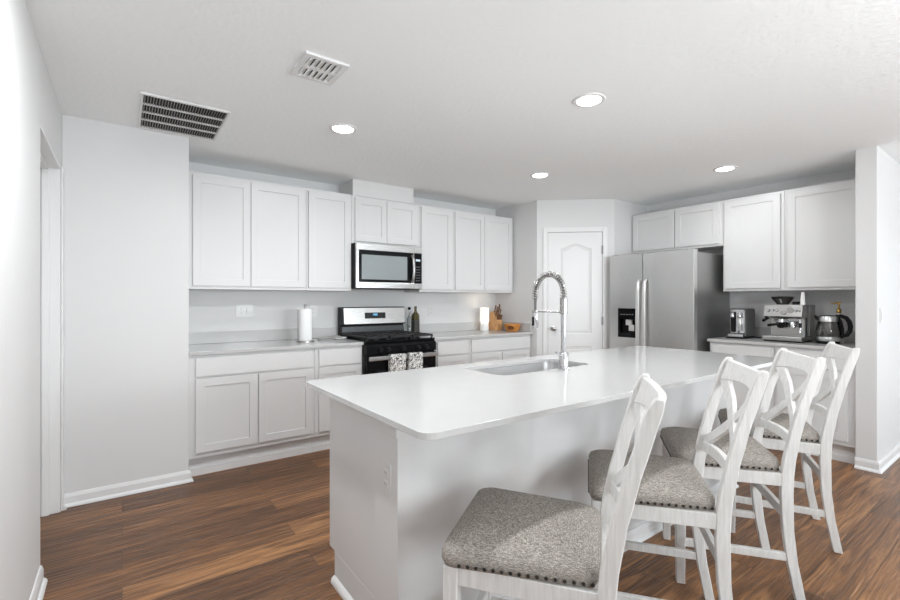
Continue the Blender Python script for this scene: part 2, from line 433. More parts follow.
k.lathe([(.028, .006), (.028, .011), (.012, .016), (.011, .035), (.022, .042), (.028, .055), (.026, .066), (.014, .074), (.002, .075)], (U0+.06, .96, 0), 20)
k.build('door_knob', 'nickel', dr, True, local=True)
for z in (1.86, 1.05, .25):
    MB(FL).box(U1-.006, U1+.010, z-.048, z+.048, .004, .022).build('hinge', 'hinge', dr, local=True, bev=.003)

# ------------------------------------------------------------------ cabinets
def shaker(T, u0, u1, v0, v1, rail=.058, th=.019):
    m = MB(T)
    m.plate([(u0, v0), (u1, v0), (u1, v1), (u0, v1)], [[(u0+rail, v0+rail), (u1-rail, v0+rail), (u1-rail, v1-rail), (u0+rail, v1-rail)]], 0, th)
    m.box(u0+rail-.004, u1-rail+.004, v0+rail-.004, v1-rail+.004, .001, th-.008)
    return m
def slab(T, u0, u1, v0, v1, th=.019): return MB(T).box(u0, u1, v0, v1, 0, th)
def cab_y(name, label, cat, x0, x1, y0, y1, z0, z1, doors, drawers=(), toe=None, grp=None):
    t = thing(name, label, cat, ((x0+x1)/2, y1, z0 if not toe else 0), 0, grp)
    m = MB(); m.box(x0, x1, y0, y1, z0, z1)
    m.build('cabinet_body', 'cab', t, bev=.0015)
    if toe: box(x0, x1, y0+.06, y0+.078, 0, z0).prism([(x0, y0+.047), (x1, y0+.047), (x1, y0+.061), (x0, y0+.061)], 0, .05).build('toe_kick', 'trim', t)
    for d in doors: shaker(FY(y0), *d).build('door', 'cab', t, bev=.0018)
    for d in drawers: slab(FY(y0), *d).build('drawer_front', 'cab', t, bev=.003)
    return t
def cab_x(name, label, cat, x0, x1, y0, y1, z0, z1, doors, drawers=(), toe=None, grp=None):
    t = thing(name, label, cat, (x1, (y0+y1)/2, z0 if not toe else 0), 0, grp)
    box(x0, x1, y0, y1, z0, z1).build('cabinet_body', 'cab', t, bev=.0015)
    if toe: box(x0+.06, x0+.078, y0, y1, 0, z0).prism([(x0+.047, y0), (x0+.061, y0), (x0+.061, y1), (x0+.047, y1)], 0, .05).build('toe_kick', 'trim', t)
    for d in doors: shaker(FX(x0), *d).build('door', 'cab', t, bev=.0018)
    for d in drawers: slab(FX(x0), *d).build('drawer_front', 'cab', t, bev=.003)
    return t
UZ0, UZ1, UF, UB = 1.372, 2.286, 4.008, YB-.002
dz0, dz1 = 1.398, 2.262
G = 'white wall cabinets along the range wall'
cab_y('wall_cabinet', 'white two-door wall cabinet at the far end from the pantry, above empty counter', 'cabinet', XS+.002, 1.328, UF, UB, UZ0, UZ1, [(.443, .862, dz0, dz1), (.866, 1.313, dz0, dz1)], grp=G)
cab_y('wall_cabinet', 'white single-door wall cabinet directly above the paper towel roll', 'cabinet', 1.33, 1.759, UF, UB, UZ0, UZ1, [(1.346, 1.744, dz0, dz1)], grp=G)
cab_y('wall_cabinet', 'short white two-door wall cabinet over the microwave', 'cabinet', 1.761, 2.519, UF, UB, 1.826, UZ1-.004, [(1.793, 2.128, 1.848, dz1), (2.132, 2.478, 1.848, dz1)], grp=G)
cab_y('wall_cabinet', 'white single-door wall cabinet just pantry-side of the microwave', 'cabinet', 2.521, 2.964, UF, UB, UZ0, UZ1, [(2.537, 2.936, dz0, dz1)], grp=G)
cab_y('wall_cabinet', 'white two-door wall cabinet above the knife block, against the pantry wall', 'cabinet', 2.966, 3.868, UF, UB, UZ0, UZ1, [(2.982, 3.402, dz0, dz1), (3.406, 3.846, dz0, dz1)], grp=G)
RF, RB = 4.881, XW-.002
G = 'white wall cabinets along the fridge wall'
cab_x('wall_cabinet', 'short white two-door wall cabinet over the refrigerator', 'cabinet', RF, RB, 2.042, 3.04, 1.832, UZ1, [(2.075, 2.518, 1.857, dz1), (2.533, 3.018, 1.857, dz1)], grp=G)
cab_x('wall_cabinet', 'tall white single-door wall cabinet beside the fridge, above the capsule machine', 'cabinet', RF, RB, 1.523, 2.04, UZ0, UZ1, [(1.552, 2.022, dz0, dz1)], grp=G)
cab_x('wall_cabinet', 'tall white single-door wall cabinet above the kettle, against the pillar', 'cabinet', RF, RB, .968, 1.521, UZ0, UZ1, [(.99, 1.496, dz0, dz1)], grp=G)
BF, BB, BZ0, BZ1 = 3.712, YB-.002, .14, .888
bd = (.178, .715); dw = (.73, .865)
G = 'white base cabinets along the range wall'
cab_y('base_cabinet', 'white two-door base cabinet with one wide drawer, next to the stub wall', 'cabinet', XS+.002, 1.298, BF, BB, BZ0, BZ1, [(.428, .848, *bd), (.858, 1.279, *bd)], [(.428, 1.279, *dw)], True, G)
cab_y('base_cabinet', 'narrow white base cabinet under the paper towel, left-hand neighbour of the range', 'cabinet', 1.30, 1.733, BF, BB, BZ0, BZ1, [(1.334, 1.716, *bd)], [(1.334, 1.716, *dw)], True, G)
cab_y('base_cabinet', 'narrow white base cabinet just pantry-side of the range', 'cabinet', 2.482, 2.953, BF, BB, BZ0, BZ1, [(2.54, 2.932, *bd)], [(2.54, 2.932, *dw)], True, G)
cab_y('base_cabinet', 'white two-door base cabinet under the knife block, by the pantry wall', 'cabinet', 2.955, 3.87, BF, BB, BZ0, BZ1, [(2.975, 3.40, *bd), (3.412, 3.838, *bd)], [(2.975, 3.838, *dw)], True, G)
G = 'white base cabinets along the fridge wall'
RBF = 4.583
cab_x('base_cabinet', 'white base cabinet under the capsule machine, beside the fridge', 'cabinet', RBF, RB, 1.507, 2.035, BZ0, BZ1, [(1.53, 2.012, *bd)], [(1.53, 2.012, *dw)], True, G)
cab_x('base_cabinet', 'white base cabinet under the kettle, against the pillar', 'cabinet', RBF, RB, .968, 1.505, BZ0, BZ1, [(1.012, 1.482, *bd)], [(1.012, 1.482, *dw)], True, G)

# worktops
CZ0, CZ1 = .888, .914
def worktop(name, label, x0, x1, y0, y1, splash):
    t = tag(box(x0, x1, y0, y1, CZ0, CZ1).build(name, 'quartz', loc=((x0+x1)/2, (y0+y1)/2, CZ0), bev=.003), label, 'countertop')
    for sp in splash: box(*sp, CZ1+.0005, CZ1+.1).build('backsplash', 'quartz', t, bev=.002)
worktop('countertop', 'white quartz countertop under the paper towel, from stub wall to range', XS+.001, 1.735, 3.679, YB-.001, [(XS+.002, 1.735, YB-.02, YB-.001)])
worktop('countertop', 'white quartz countertop under the knife block, from range to pantry wall', 2.48, XP-.001, 3.679, YB-.001, [(2.48, XP-.022, YB-.02, YB-.001), (XP-.021, XP-.001, 3.70, YB-.001)])
worktop('countertop', 'white quartz countertop under the espresso machine and kettle', 4.55, XW-.001, .967, 2.047, [(XW-.02, XW-.001, .967, 2.047)])

# ------------------------------------------------------------------ island
IX0, IX1, IY0, IY1 = .676, 3.413, 1.044, 2.07
SX0, SX1, SY0, SY1 = 1.50, 2.21, 1.628, 1.962
t = MB().plate(rrect(IX0, IX1, IY0, IY1, .045), [rrect(SX0, SX1, SY0, SY1, .06)], .893, .914).build('island_countertop', 'quartz', loc=(2.04, 1.55, .893), bev=.003)
tag(t, 'long white quartz island countertop with an undermount sink cutout', 'countertop')
ib = thing('kitchen_island', 'white kitchen island base standing on the plank floor beneath the island top', 'kitchen island', (2.04, 1.6, 0))
BX0, BX1, PW0, PW1, IK = .785, 3.385, 1.36, 1.54, 2.035
# cabinet carcass behind the knee wall, open above for the sink bowl
m = MB(); z1 = .893
m.box(BX0, BX0+.02, PW1, IK, .14, z1); m.box(BX0, BX0+.02, PW1, IK-.06, 0, .14)
m.box(BX1-.02, BX1, PW1, IK, .14, z1); m.box(BX1-.02, BX1, PW1, IK-.06, 0, .14)
m.box(BX0+.02, BX1-.02, IK-.02, IK, .14, z1); m.box(BX0+.02, BX1-.02, PW1, IK-.02, .14, .16); m.box(BX0+.02, BX1-.02, IK-.08, IK-.06, 0, .14)
m.build('cabinet_body', 'cab', ib, bev=.002)
box(BX0-.018, BX1+.018, PW0, PW1, 0, z1).build('knee_wall', 'cab', ib, bev=.003)
m = MB(); a, b = BX0-.018, BX1+.018
e_ = .012; m.prism([(a-e_, PW0-e_), (b+e_, PW0-e_), (b+e_, PW1+e_), (b, PW1+e_), (b, PW0), (a, PW0), (a, PW1+e_), (a-e_, PW1+e_)], z1-.082, z1-.001)
m.build('top_trim', 'cab', ib, bev=.003)
m = MB(); h = .075
prof = [(0, 0), (.027, 0), (.026, .008), (.021, .016), (.013, .021), (.013, h-.02), (.009, h-.008), (.006, h), (0, h)]
pts = [(BX0, IK-.06, -1, 0), (BX0, PW1, -1, 0)]
shoe = [(0, 0), (.018, 0), (.017, .012), (.012, .022), (.005, .028), (0, .03)]
m.loft([[(BX0-d, IK-.06, z) for d, z in shoe], [(BX0-d, PW1, z) for d, z in shoe]])
m.loft([[(a-d, PW1, z) for d, z in prof], [(a-d, PW0-d, z) for d, z in prof], [(b+d, PW0-d, z) for d, z in prof], [(b+d, PW1, z) for d, z in prof]])
m.build('baseboard', 'trim', ib)

# sink
sk = thing('sink', 'stainless steel undermount sink sunk into the island top', 'sink', ((SX0+SX1)/2, (SY0+SY1)/2, .70))
def bowl(x0, x1, y0, y1, zt, zb, r):
    m = MB()
    def ring(i, z, rr): return [(x, y, z) for x, y in rrect(x0+i, x1-i, y0+i, y1-i, rr)]
    return m.loft([ring(0, zt, r), ring(.006, zb+.03, r), ring(.02, zb+.008, r), ring(.05, zb, r*.8), ring(.05, zb-.004, r*.8), ring(.018, zb, r), ring(.0, zb+.03, r), ring(-.006, zt, r+.006), ring(0, zt, r)], cap=False), (x0, x1, y0, y1, zb)
mid = 1.90
m, q = bowl(SX0-.004, SX1+.004, SY0-.004, SY1+.004, .889, .70, .06)
bowl_o = m.build('bowl', 'sinksteel', sk, True)
MB().prism(rrect(SX0+.03, SX1-.03, SY0+.03, SY1-.03, .04), .6985, .7005).build('bowl_floor', 'sinksteel', bowl_o)
box(mid-.016, mid+.016, SY0-.003, SY1+.003, .7006, .80).build('divider', 'sinksteel', bowl_o, bev=.014, seg=4)
for x_ in (1.69, 2.06):
    MB().lathe([(.042, 0), (.042, .003), (.03, .004), (.028, .001)], (x_, (SY0+SY1)/2, .7008), 20).build('drain', 'chrome', bowl_o, True)
fl = MB().plate(rrect(SX0-.02, SX1+.02, SY0-.02, SY1+.02, .06), [rrect(SX0-.004, SX1+.004, SY0-.004, SY1+.004, .06)], .887, .891)
fl.build('rim', 'sinksteel', sk)

# faucet
fx, fy = 1.908, 1.588
fa = thing('faucet', 'chrome spring-neck pull-down faucet standing on the island beside the sink', 'faucet', (fx, fy, .914))
MB().lathe([(.030, 0), (.030, .006), (.025, .010), (.025, .085), (.020, .092), (.002, .092)], (fx, fy, .9145), 24).build('base', 'chrome', fa, True)
MB().lathe([(.0145, 0), (.0145, .30)], (fx, fy, 1.0), 20).build('column', 'chrome', fa, True)
MB().lathe([(.012, 0), (.020, .003), (.020, .083), (.014, .088)], (fx, fy, 1.21), 20).build('collar', 'nickel', fa, True)
R_ = .102; zc = 1.325
path = [(fx, fy, 1.29), (fx, fy, zc)] + [(fx, fy+R_-R_*math.cos(a), zc+R_*1.02*math.sin(a)) for a in [PI*k/24 for k in range(1, 25)]] + [(fx, fy+2*R_, 1.29), (fx, fy+2*R_, 1.215)]
MB().tube(path, .0075, 10).build('hose', 'hose', fa, True)
# coil wound around the hose
P = [Vector(p) for p in path[:-1]]
L = [0]
for a_, b_ in zip(P, P[1:]): L.append(L[-1]+(b_-a_).length)
turns, coil = 27, []
N_ = turns*10
for i in range(N_+1):
    d_ = L[-1]*i/N_; k = max(j for j in range(len(L)) if L[j] <= d_+1e-9); k = min(k, len(P)-2)
    f_ = (d_-L[k])/(L[k+1]-L[k]); p = P[k].lerp(P[k+1], f_); tg = (P[k+1]-P[k]).normalized()
    u = Vector((1, 0, 0)); w_ = tg.cross(u); a_ = 2*PI*turns*i/N_
    coil.append(p + (u*math.cos(a_)+w_*math.sin(a_))*.0150)
MB().tube(coil, .0033, 6).build('spring', 'nickel', fa, True)
hy = fy+2*R_
MB().lathe([(.010, .098), (.015, .092), (.017, .085), (.017, .004), (.015, 0), (.004, -.001)], (fx, hy, 1.125), 20).build('spray_head', 'chrome', fa, True)
MB().tube([(fx, fy, 1.222), (fx, hy-.018, 1.222)], .006, 10).build('support_arm', 'chrome', fa, True)
MB().lathe([(.020, 0), (.020, .014)], (fx, hy, 1.215), 20).build('docking_ring', 'nickel', fa, True)
MB().box(fx-.022, fx-.016, hy-.006, hy+.006, 1.14, 1.19).build('spray_lever', 'matte', fa)
MB().tube([(fx-.02, fy, .985), (fx-.045, fy, .995), (fx-.06, fy, 1.01)], .006, 10).build('lever', 'chrome', fa, True)

# ------------------------------------------------------------------ outlets and switches
def outlet(name, label, T, gangs=1, kind='outlet', u=0, v=0):
    wd = .070*gangs + (.0 if gangs == 1 else .006)
    m = MB(T); m.plate(rrect(u-wd/2, u+wd/2, v-.0575, v+.0575, .006, 3), [], 0, .005)
    p0 = T(Vector((u, v, 0)))
    o = m.build(name, 'plate', loc=tuple(p0), bev=.0015)
    tag(o, label, 'switch' if kind == 'switch' else 'outlet')
    for g_ in range(gangs):
        cu = u+(g_-(gangs-1)/2)*.046*1.3
        if kind == 'switch' or g_ == 1: MB(T).box(cu-.016, cu+.016, v-.033, v+.033, .005, .009).build('rocker', 'plate', o, bev=.002)
        else:
            for s_ in (-1, 1):
                f = MB(T).plate(rrect(cu-.0165, cu+.0165, v+s_*.02-.014, v+s_*.02+.014, .008, 3), [], .005, .0075).build('socket', 'plate', o)
                q = MB(T)
                for k_ in (-.006, .006): q.box(cu+k_-.0012, cu+k_+.0012, v+s_*.02-.003, v+s_*.02+.006, .0072, .0079)
                q.build('slots', 'slot', f)
    return o
outlet('power_outlet', 'white two-gang outlet and switch plate on the wall left of the paper towel', FY(YB), 2, u=.885, v=1.19)
outlet('power_outlet', 'white outlet plate on the wall just behind the paper towel roll', FY(YB), 1, u=1.50, v=1.18)
outlet('power_outlet', 'white outlet plate on the wall beside the olive oil bottle', FY(YB), 1, u=2.88, v=1.16)
outlet('power_outlet', 'white duplex outlet on the end of the island knee wall', FX(a), 1, u=1.437, v=.648)
outlet('wall_switch', 'white rocker switch on the wall beyond the pillar', FY(YG0), 1, 'switch', u=4.655, v=1.17)
outlet('power_outlet', 'white outlet plate on the coffee counter wall above the kettle handle', FX(XW), 1, u=1.118, v=1.2)

# ------------------------------------------------------------------ recessed lights and vents
def downlight(x, y, label, power):
    t = thing('recessed_light', label, 'ceiling light', (x, y, H), 0, 'recessed ceiling lights')
    MB().lathe([(.068, -.001), (.070, -.007), (.088, -.006), (.092, 0)], (x, y, H), 32, cap=False).build('trim_ring', 'trim', t, True)
    MB().lathe([(.0685, -.003), (.066, -.009), (.055, -.013), (.03, -.0155), (.001, -.016)], (x, y, H), 32).build('lens', 'lens', t, True)
    area('downlight', (x, y, H-.02), (0, 0, 0), .125, .125, power, (.965, .985, 1), 'DISK')
downlight(1.201, 2.871, 'recessed round ceiling light over the aisle between island and range', PW['DLA'])
downlight(2.176, 1.627, 'recessed round ceiling light directly over the island, largest in view', PW['DLI'])
downlight(3.115, 2.868, 'recessed round ceiling light over the aisle in front of the pantry', PW['DLP'])
downlight(4.272, 1.772, 'recessed round ceiling light in front of the coffee counter', PW['DLC'])
downlight(.27, 1.64, 'recessed round ceiling light added out of view in front of the left doorway', PW['DLL'])  # extra unseen downlight, added to brighten the left side
# return grille
rx0, rx1, ry0, ry1 = .098, .524, 3.035, 3.592
t = thing('return_grille', 'wide white return air grille with dark slots, at the ceiling edge by the stub wall', 'vent', ((rx0+rx1)/2, (ry0+ry1)/2, H))
MB().plate([(rx0-.015, ry0-.022), (rx1+.015, ry0-.022), (rx1+.015, ry1+.015), (rx0-.015, ry1+.015)], [[(rx0, ry0), (rx1, ry0), (rx1, ry1), (rx0, ry1)]], H-.012, H-.0005).build('frame', 'trim', t, bev=.003)
box(rx0, rx1, ry0, ry1, H-.0025, H-.0008).build('duct_shade_sheet', 'void', t)  # no opening is cut; dark sheet stands for the duct's shade
m = MB(); n_ = 4
for i in range(1, n_): y = ry0+(ry1-ry0)*i/n_; m.box(rx0, rx1, y-.007, y+.007, H-.012, H-.003)
m.build('divider', 'trim', t)
m = MB()
for i in range(30):
    x = rx0+(rx1-rx0)*(i+.5)/30
    m.bar((x, ry0, H-.007), (x, ry1, H-.007), .0028, .009, up=(.5, 0, 1))
m.build('fins', 'greyware', t)
# supply register
sx0, sx1, sy0, sy1 = .715, .872, 2.10, 2.29
t = thing('supply_vent', 'small white supply air register with two rows of louvers in the ceiling', 'vent', ((sx0+sx1)/2, (sy0+sy1)/2, H))
MB().plate([(sx0-.03, sy0-.03), (sx1+.03, sy0-.03), (sx1+.03, sy1+.03), (sx0-.03, sy1+.03)], [[(sx0, sy0), (sx1, sy0), (sx1, sy1), (sx0, sy1)]], H-.014, H-.0005).build('frame', 'trim', t, bev=.004)
box(sx0, sx1, sy0, sy1, H-.0025, H-.0008).build('duct_shade_sheet', 'void', t)  # dark sheet painted as the shade behind the louvers
m = MB(); ym = (sy0+sy1)/2
m.box(sx0, sx1, ym-.012, ym+.012, H-.014, H-.003)
for i in range(6):
    x = sx0+(sx1-sx0)*(i+.5)/6
    for y0_, y1_ in ((sy0+.004, ym-.012), (ym+.012, sy1-.004)):
        m.bar((x, y0_, H-.010), (x, y1_, H-.010), .003, .026, up=(.9, 0, .36))
m.build('louvers', 'trim', t)

# ------------------------------------------------------------------ range
rg = thing('range', 'black and stainless freestanding gas range between the base cabinets', 'stove', (2.107, 3.98, 0))
X0, X1, F0 = 1.737, 2.478, 3.665
box(X0, X1, F0, 4.31, .03, .90).build('body', 'black', rg, bev=.003)
box(X0+.0, X1, F0-.012, 4.27, .90, .918).build('cooktop', 'black', rg, bev=.004)
# sloped knob panel
m = MB(); m.loft([[(X0, F0, .90), (X0, F0-.035, .872), (X0, F0-.035, .80), (X0, F0, .80)], [(X1, F0, .90), (X1, F0-.035, .872), (X1, F0-.035, .80), (X1, F0, .80)]])
m.build('control_panel', 'black', rg, bev=.003)
for i, x in enumerate((1.87, 1.95, 2.107, 2.27, 2.36)):
    kb = MB(FY(F0-.035)).lathe([(.026, 0), (.025, .006), (.020, .010), (.018, .032), (.002, .033)], (x, .838, 0), 20)
    kb.build('knob', 'matte', rg, True)
dr_ = box(X0+.004, X1-.004, F0-.035, F0-.001, .20, .792).build('oven_door', 'black', rg, bev=.005)
box(X0+.10, X1-.10, F0-.037, F0-.0345, .32, .66).build('door_window', 'display', dr_)
MB().box(X0+.006, X1-.006, F0-.085, F0-.065, .748, .786).build('door_handle', 'steelh', dr_, bev=.006, seg=3)
m = MB()
for x in (X0+.05, X1-.05): m.box(x-.012, x+.012, F0-.067, F0-.034, .752, .776)
m.build('handle_bracket', 'steelh', dr_)
box(X0+.004, X1-.004, F0-.03, F0-.001, .05, .19).build('storage_drawer', 'black', rg, bev=.004)
# backguard
m = MB(); pr_ = [(4.30, .918), (4.235, .918), (4.255, 1.03), (4.215, 1.035), (4.235, 1.215), (4.30, 1.215)]
m.loft([[(X0+.006, y, z) for y, z in pr_], [(X1-.006, y, z) for y, z in pr_]])
bgd = m.build('backguard', 'matte', rg, bev=.004)
box(X0+.03, X1-.02, 4.243, 4.252, .935, 1.015).build('vent_strip', 'vent', bgd)
def BG(p): return Vector((p.x, 4.2135+(p.y-1.035)*.02/.18-p.z, p.y))
MB(BG).plate(rrect(X0+.038, X1-.012, 1.045, 1.205, .008, 3), [], 0, .003).build('steel_fascia', 'steelh', bgd)
MB(BG).plate(rrect(2.0, 2.235, 1.096, 1.157, .004, 3), [], .003, .005).build('display', 'display', bgd)
m = MB(BG)
for i, ch in enumerate(((0, 1), (0, 1, 2, 3), (0, 2, 3))):
    x = 2.093+i*.018
    m.box(x, x+.003, 1.128, 1.144, .0051, .006); m.box(x+.009, x+.012, 1.128, 1.144, .0051, .006)
    m.box(x, x+.012, 1.1425, 1.1455, .0051, .006)
    if i: m.box(x, x+.012, 1.1265, 1.1295, .0051, .006)
m.build('display_digits', 'digits', bgd)
m = MB()
for i in range(12): x = X0+.10+i*(X1-X0-.2)/11; m.box(x-.012, x+.012, 4.2395, 4.2445, .945, .955)
# burner heads and grates
gz = .955
for i, (x, y) in enumerate(((1.90, 3.80), (1.90, 4.08), (2.107, 3.94), (2.315, 3.80), (2.315, 4.08))):
    MB().lathe([(.05, 0), (.05, .008), (.036, .010), (.036, .018), (.002, .02)], (x, y, .9185), 20).build('burner', 'iron', rg, True)
for x0_, x1_ in ((X0+.012, 1.982), (1.988, 2.227), (2.233, X1-.012)):
    m = MB(); y0_, y1_ = F0+.005, 4.215; xm = (x0_+x1_)/2
    for x in (x0_+.008, x1_-.008): m.box(x-.008, x+.008, y0_, y1_, gz-.018, gz)
    for y in (y0_+.008, (y0_+y1_)/2, y1_-.008): m.box(x0_, x1_, y-.008, y+.008, gz-.018, gz)
    m.box(xm-.006, xm+.006, y0_, y1_, gz-.016, gz)
    for y in (y0_+(y1_-y0_)*.25, y0_+(y1_-y0_)*.75): m.box(x0_, x1_, y-.006, y+.006, gz-.016, gz)
    for x in (x0_+.01, x1_-.01):
        for y in (y0_+.01, y1_-.01): m.box(x-.008, x+.008, y-.008, y+.008, .9185, gz-.01)
    m.build('grate', 'iron', rg, bev=.003)
# towels over the oven handle
def towel(x0_, x1_, zf, label):
    m = MB(); n_ = 12; prof = []
    yh, zh = F0-.075, .764
    for k in range(11): z = zf+(zh-zf)*k/10; prof.append((yh-.0165, z))
    for k in range(1, 8): a_ = PI*k/8; prof.append((yh-.0165*math.cos(a_), zh+.02+.012*math.sin(a_)-.0))
    for k in range(9): z = zh-(zh-zf-.03)*k/8; prof.append((yh+.0165, z))
    rows = []
    for j_ in range(n_+1):
        x = x0_+(x1_-x0_)*j_/n_
        rows.append([(x, y+(.004*math.sin(j_*1.5) if y < yh else -.0+.0) - (.004 if y < yh else 0), z) for y, z in prof])
    m.loft(rows, cap=False, closed=False)
    o = m.build('dish_towel', 'towel', loc=((x0_+x1_)/2, yh, zf), smooth=True)
    s2 = o.modifiers.new('thick', 'SOLIDIFY'); s2.thickness = .003; s2.offset = 0
    return tag(o, label, 'towel', 'patterned towels on the oven handle')
towel(1.94, 2.097, .56, 'black-and-white patterned dish towel on the oven handle, hung nearer the paper towel')
towel(2.13, 2.282, .58, 'black-and-white patterned dish towel on the oven handle, hung nearer the pantry')

# ------------------------------------------------------------------ microwave
mw = thing('microwave', 'stainless over-the-range microwave below the short wall cabinet', 'microwave', (2.12, 4.1, 1.395))
A0, A1, AY, Z0, Z1 = 1.763, 2.487, 3.928, 1.395, 1.8245
box(A0, A1, AY, UB-.01, Z0, Z1).build('body', 'matte', mw, bev=.003)
FT = FY(AY)
xd = 2.395
dd = MB(FT).plate([(A0, Z0+.004), (xd, Z0+.004), (xd, Z1-.002), (A0, Z1-.002)], [rrect(A0+.026, xd-.010, Z0+.062, Z1-.066, .004, 3)], 0, .024).build('door', 'steelh', mw, bev=.003)
MB(FT).plate(rrect(A0+.026, xd-.010, Z0+.062, Z1-.066, .004, 3), [], .001, .019).build('door_glass', 'black', dd)
MB(FT).plate(rrect(A0+.058, xd-.080, Z0+.088, Z1-.108, .004, 3), [], .0191, .0196).build('window_screen', plain('window_mesh', (.30, .335, .345), .12), dd)
m = MB(); hx = xd-.028
m.T = FT
m.tube([(hx, Z0+.075, .022), (hx, Z0+.095, .050)] + [(hx, Z0+.095+(Z1-Z0-.21)*k/10, .050+.016*math.sin(PI*k/10)) for k in range(1, 10)] + [(hx, Z1-.115, .050), (hx, Z1-.095, .022)], .0135, 12)
m.build('door_handle', 'steelh', dd, True)
cp = MB(FT).box(xd+.003, A1, Z0+.06, Z1-.066, 0, .022).build('control_panel', 'black', mw, bev=.002)
m = MB(FT)
for s0, s1 in ((Z0+.004, Z0+.058), (Z1-.064, Z1-.002)): m.box(xd+.003, A1, s0, s1, 0, .024)
m.build('steel_trim', 'steelh', mw, bev=.002)
MB(FT).box(xd+.018, A1-.02, Z1-.145, Z1-.125, .0221, .0228).build('display', plain('microwave_display', (.3, .35, .38), .2, emit=(.7, .85, 1), es=.5), cp)
m = MB(FT)
for r_ in range(6):
    for c_ in range(3): m.box(xd+.018+c_*.02, xd+.032+c_*.02, Z0+.082+r_*.028, Z0+.092+r_*.028, .0221, .0225)
m.build('keypad', plain('keypad_print', (.10, .10, .105), .4), cp)
m = MB()
for i in range(9): x = A0+.05+i*.075; m.box(x, x+.05, AY+.03, AY+.06, Z0-.003, Z0+.001)
m.build('bottom_vent', 'matte', mw)

# ------------------------------------------------------------------ refrigerator
fr = thing('refrigerator', 'stainless side-by-side refrigerator with water dispenser, next to the pantry', 'refrigerator', (4.75, 2.55, 0))
RX, Y0, Y1, RZ = 4.385, 2.092, 3.000, 1.772
box(RX+.075, 5.16, Y0+.006, Y1-.006, .02, RZ-.022).build('body', 'steelside', fr, bev=.004)
FR = FX(RX+.07)
ys = 2.612
d1 = MB(FR).plate(rrect(Y0, ys-.003, .09, RZ, .012, 4), [], .002, .07).build('door', 'steel', fr, bev=.006, seg=3)
dy0, dy1, dzz0, dzz1 = 2.686, 2.900, .884, 1.196
d2 = MB(FR).plate(rrect(ys+.003, Y1, .09, RZ, .012, 4), [rrect(dy0, dy1, dzz0, dzz1, .008, 3)], .002, .07).build('door', 'steel', fr, bev=.004, seg=2)
dp = MB(FR).plate(rrect(dy0, dy1, dzz0, dzz1, .008, 3), [rrect(dy0+.02, dy1-.02, dzz0+.05, dzz1-.11, .01, 3)], .004, .072).build('dispenser', 'black', d2, bev=.002)
MB(FR).box(dy0+.005, dy1-.005, dzz0+.005, dzz1-.005, .003, .012).build('dispenser_recess', 'matte', dp)
MB(FR).box(dy0+.07, dy1-.075, dzz0+.13, dzz0+.19, .02, .045).build('water_paddle', 'plate', dp, bev=.005)
MB(FR).box(dy0+.035, dy0+.10, dzz0+.07, dzz0+.135, .02, .05).build('ice_chute', 'plate', dp, bev=.006)
m = MB(FR)
for i in range(5): m.box(dy0+.03+i*.033, dy0+.05+i*.033, dzz1-.07, dzz1-.06, .072, .0725)
m.build('dispenser_buttons', plain('button_grey', (.18, .18, .18), .4), dp)
M['fhandle'] = plain('pale_handle_steel', (.86, .86, .85), .38, metal=1)
def fhandle(par, y):
    m = MB(FR); rings = []
    for z, w_, o_ in ((.60, .012, .071), (.64, .015, .100), (.80, .016, .112), (1.08, .0165, .116), (1.36, .016, .110), (1.47, .015, .098), (1.50, .012, .071)):
        rings.append([(y+a_*w_, z, o_+b_) for a_, b_ in ((-1, -.001), (1, -.001), (1, .010), (.7, .013), (-.7, .013), (-1, .010))])
    m.loft(rings); m.build('door_handle', 'fhandle', par, True)
fhandle(d1, ys-.038); fhandle(d2, ys+.032)
box(RX+.09, 5.1, Y0+.02, Y1-.02, .0, .085).build('kick_plate', 'matte', fr)
m = MB()
for y in (Y0+.04, Y1-.04): m.box(RX+.02, RX+.11, y-.03, y+.03, RZ-.021, RZ+.008)
m.build('hinge_cover', 'steelside', fr, bev=.004)

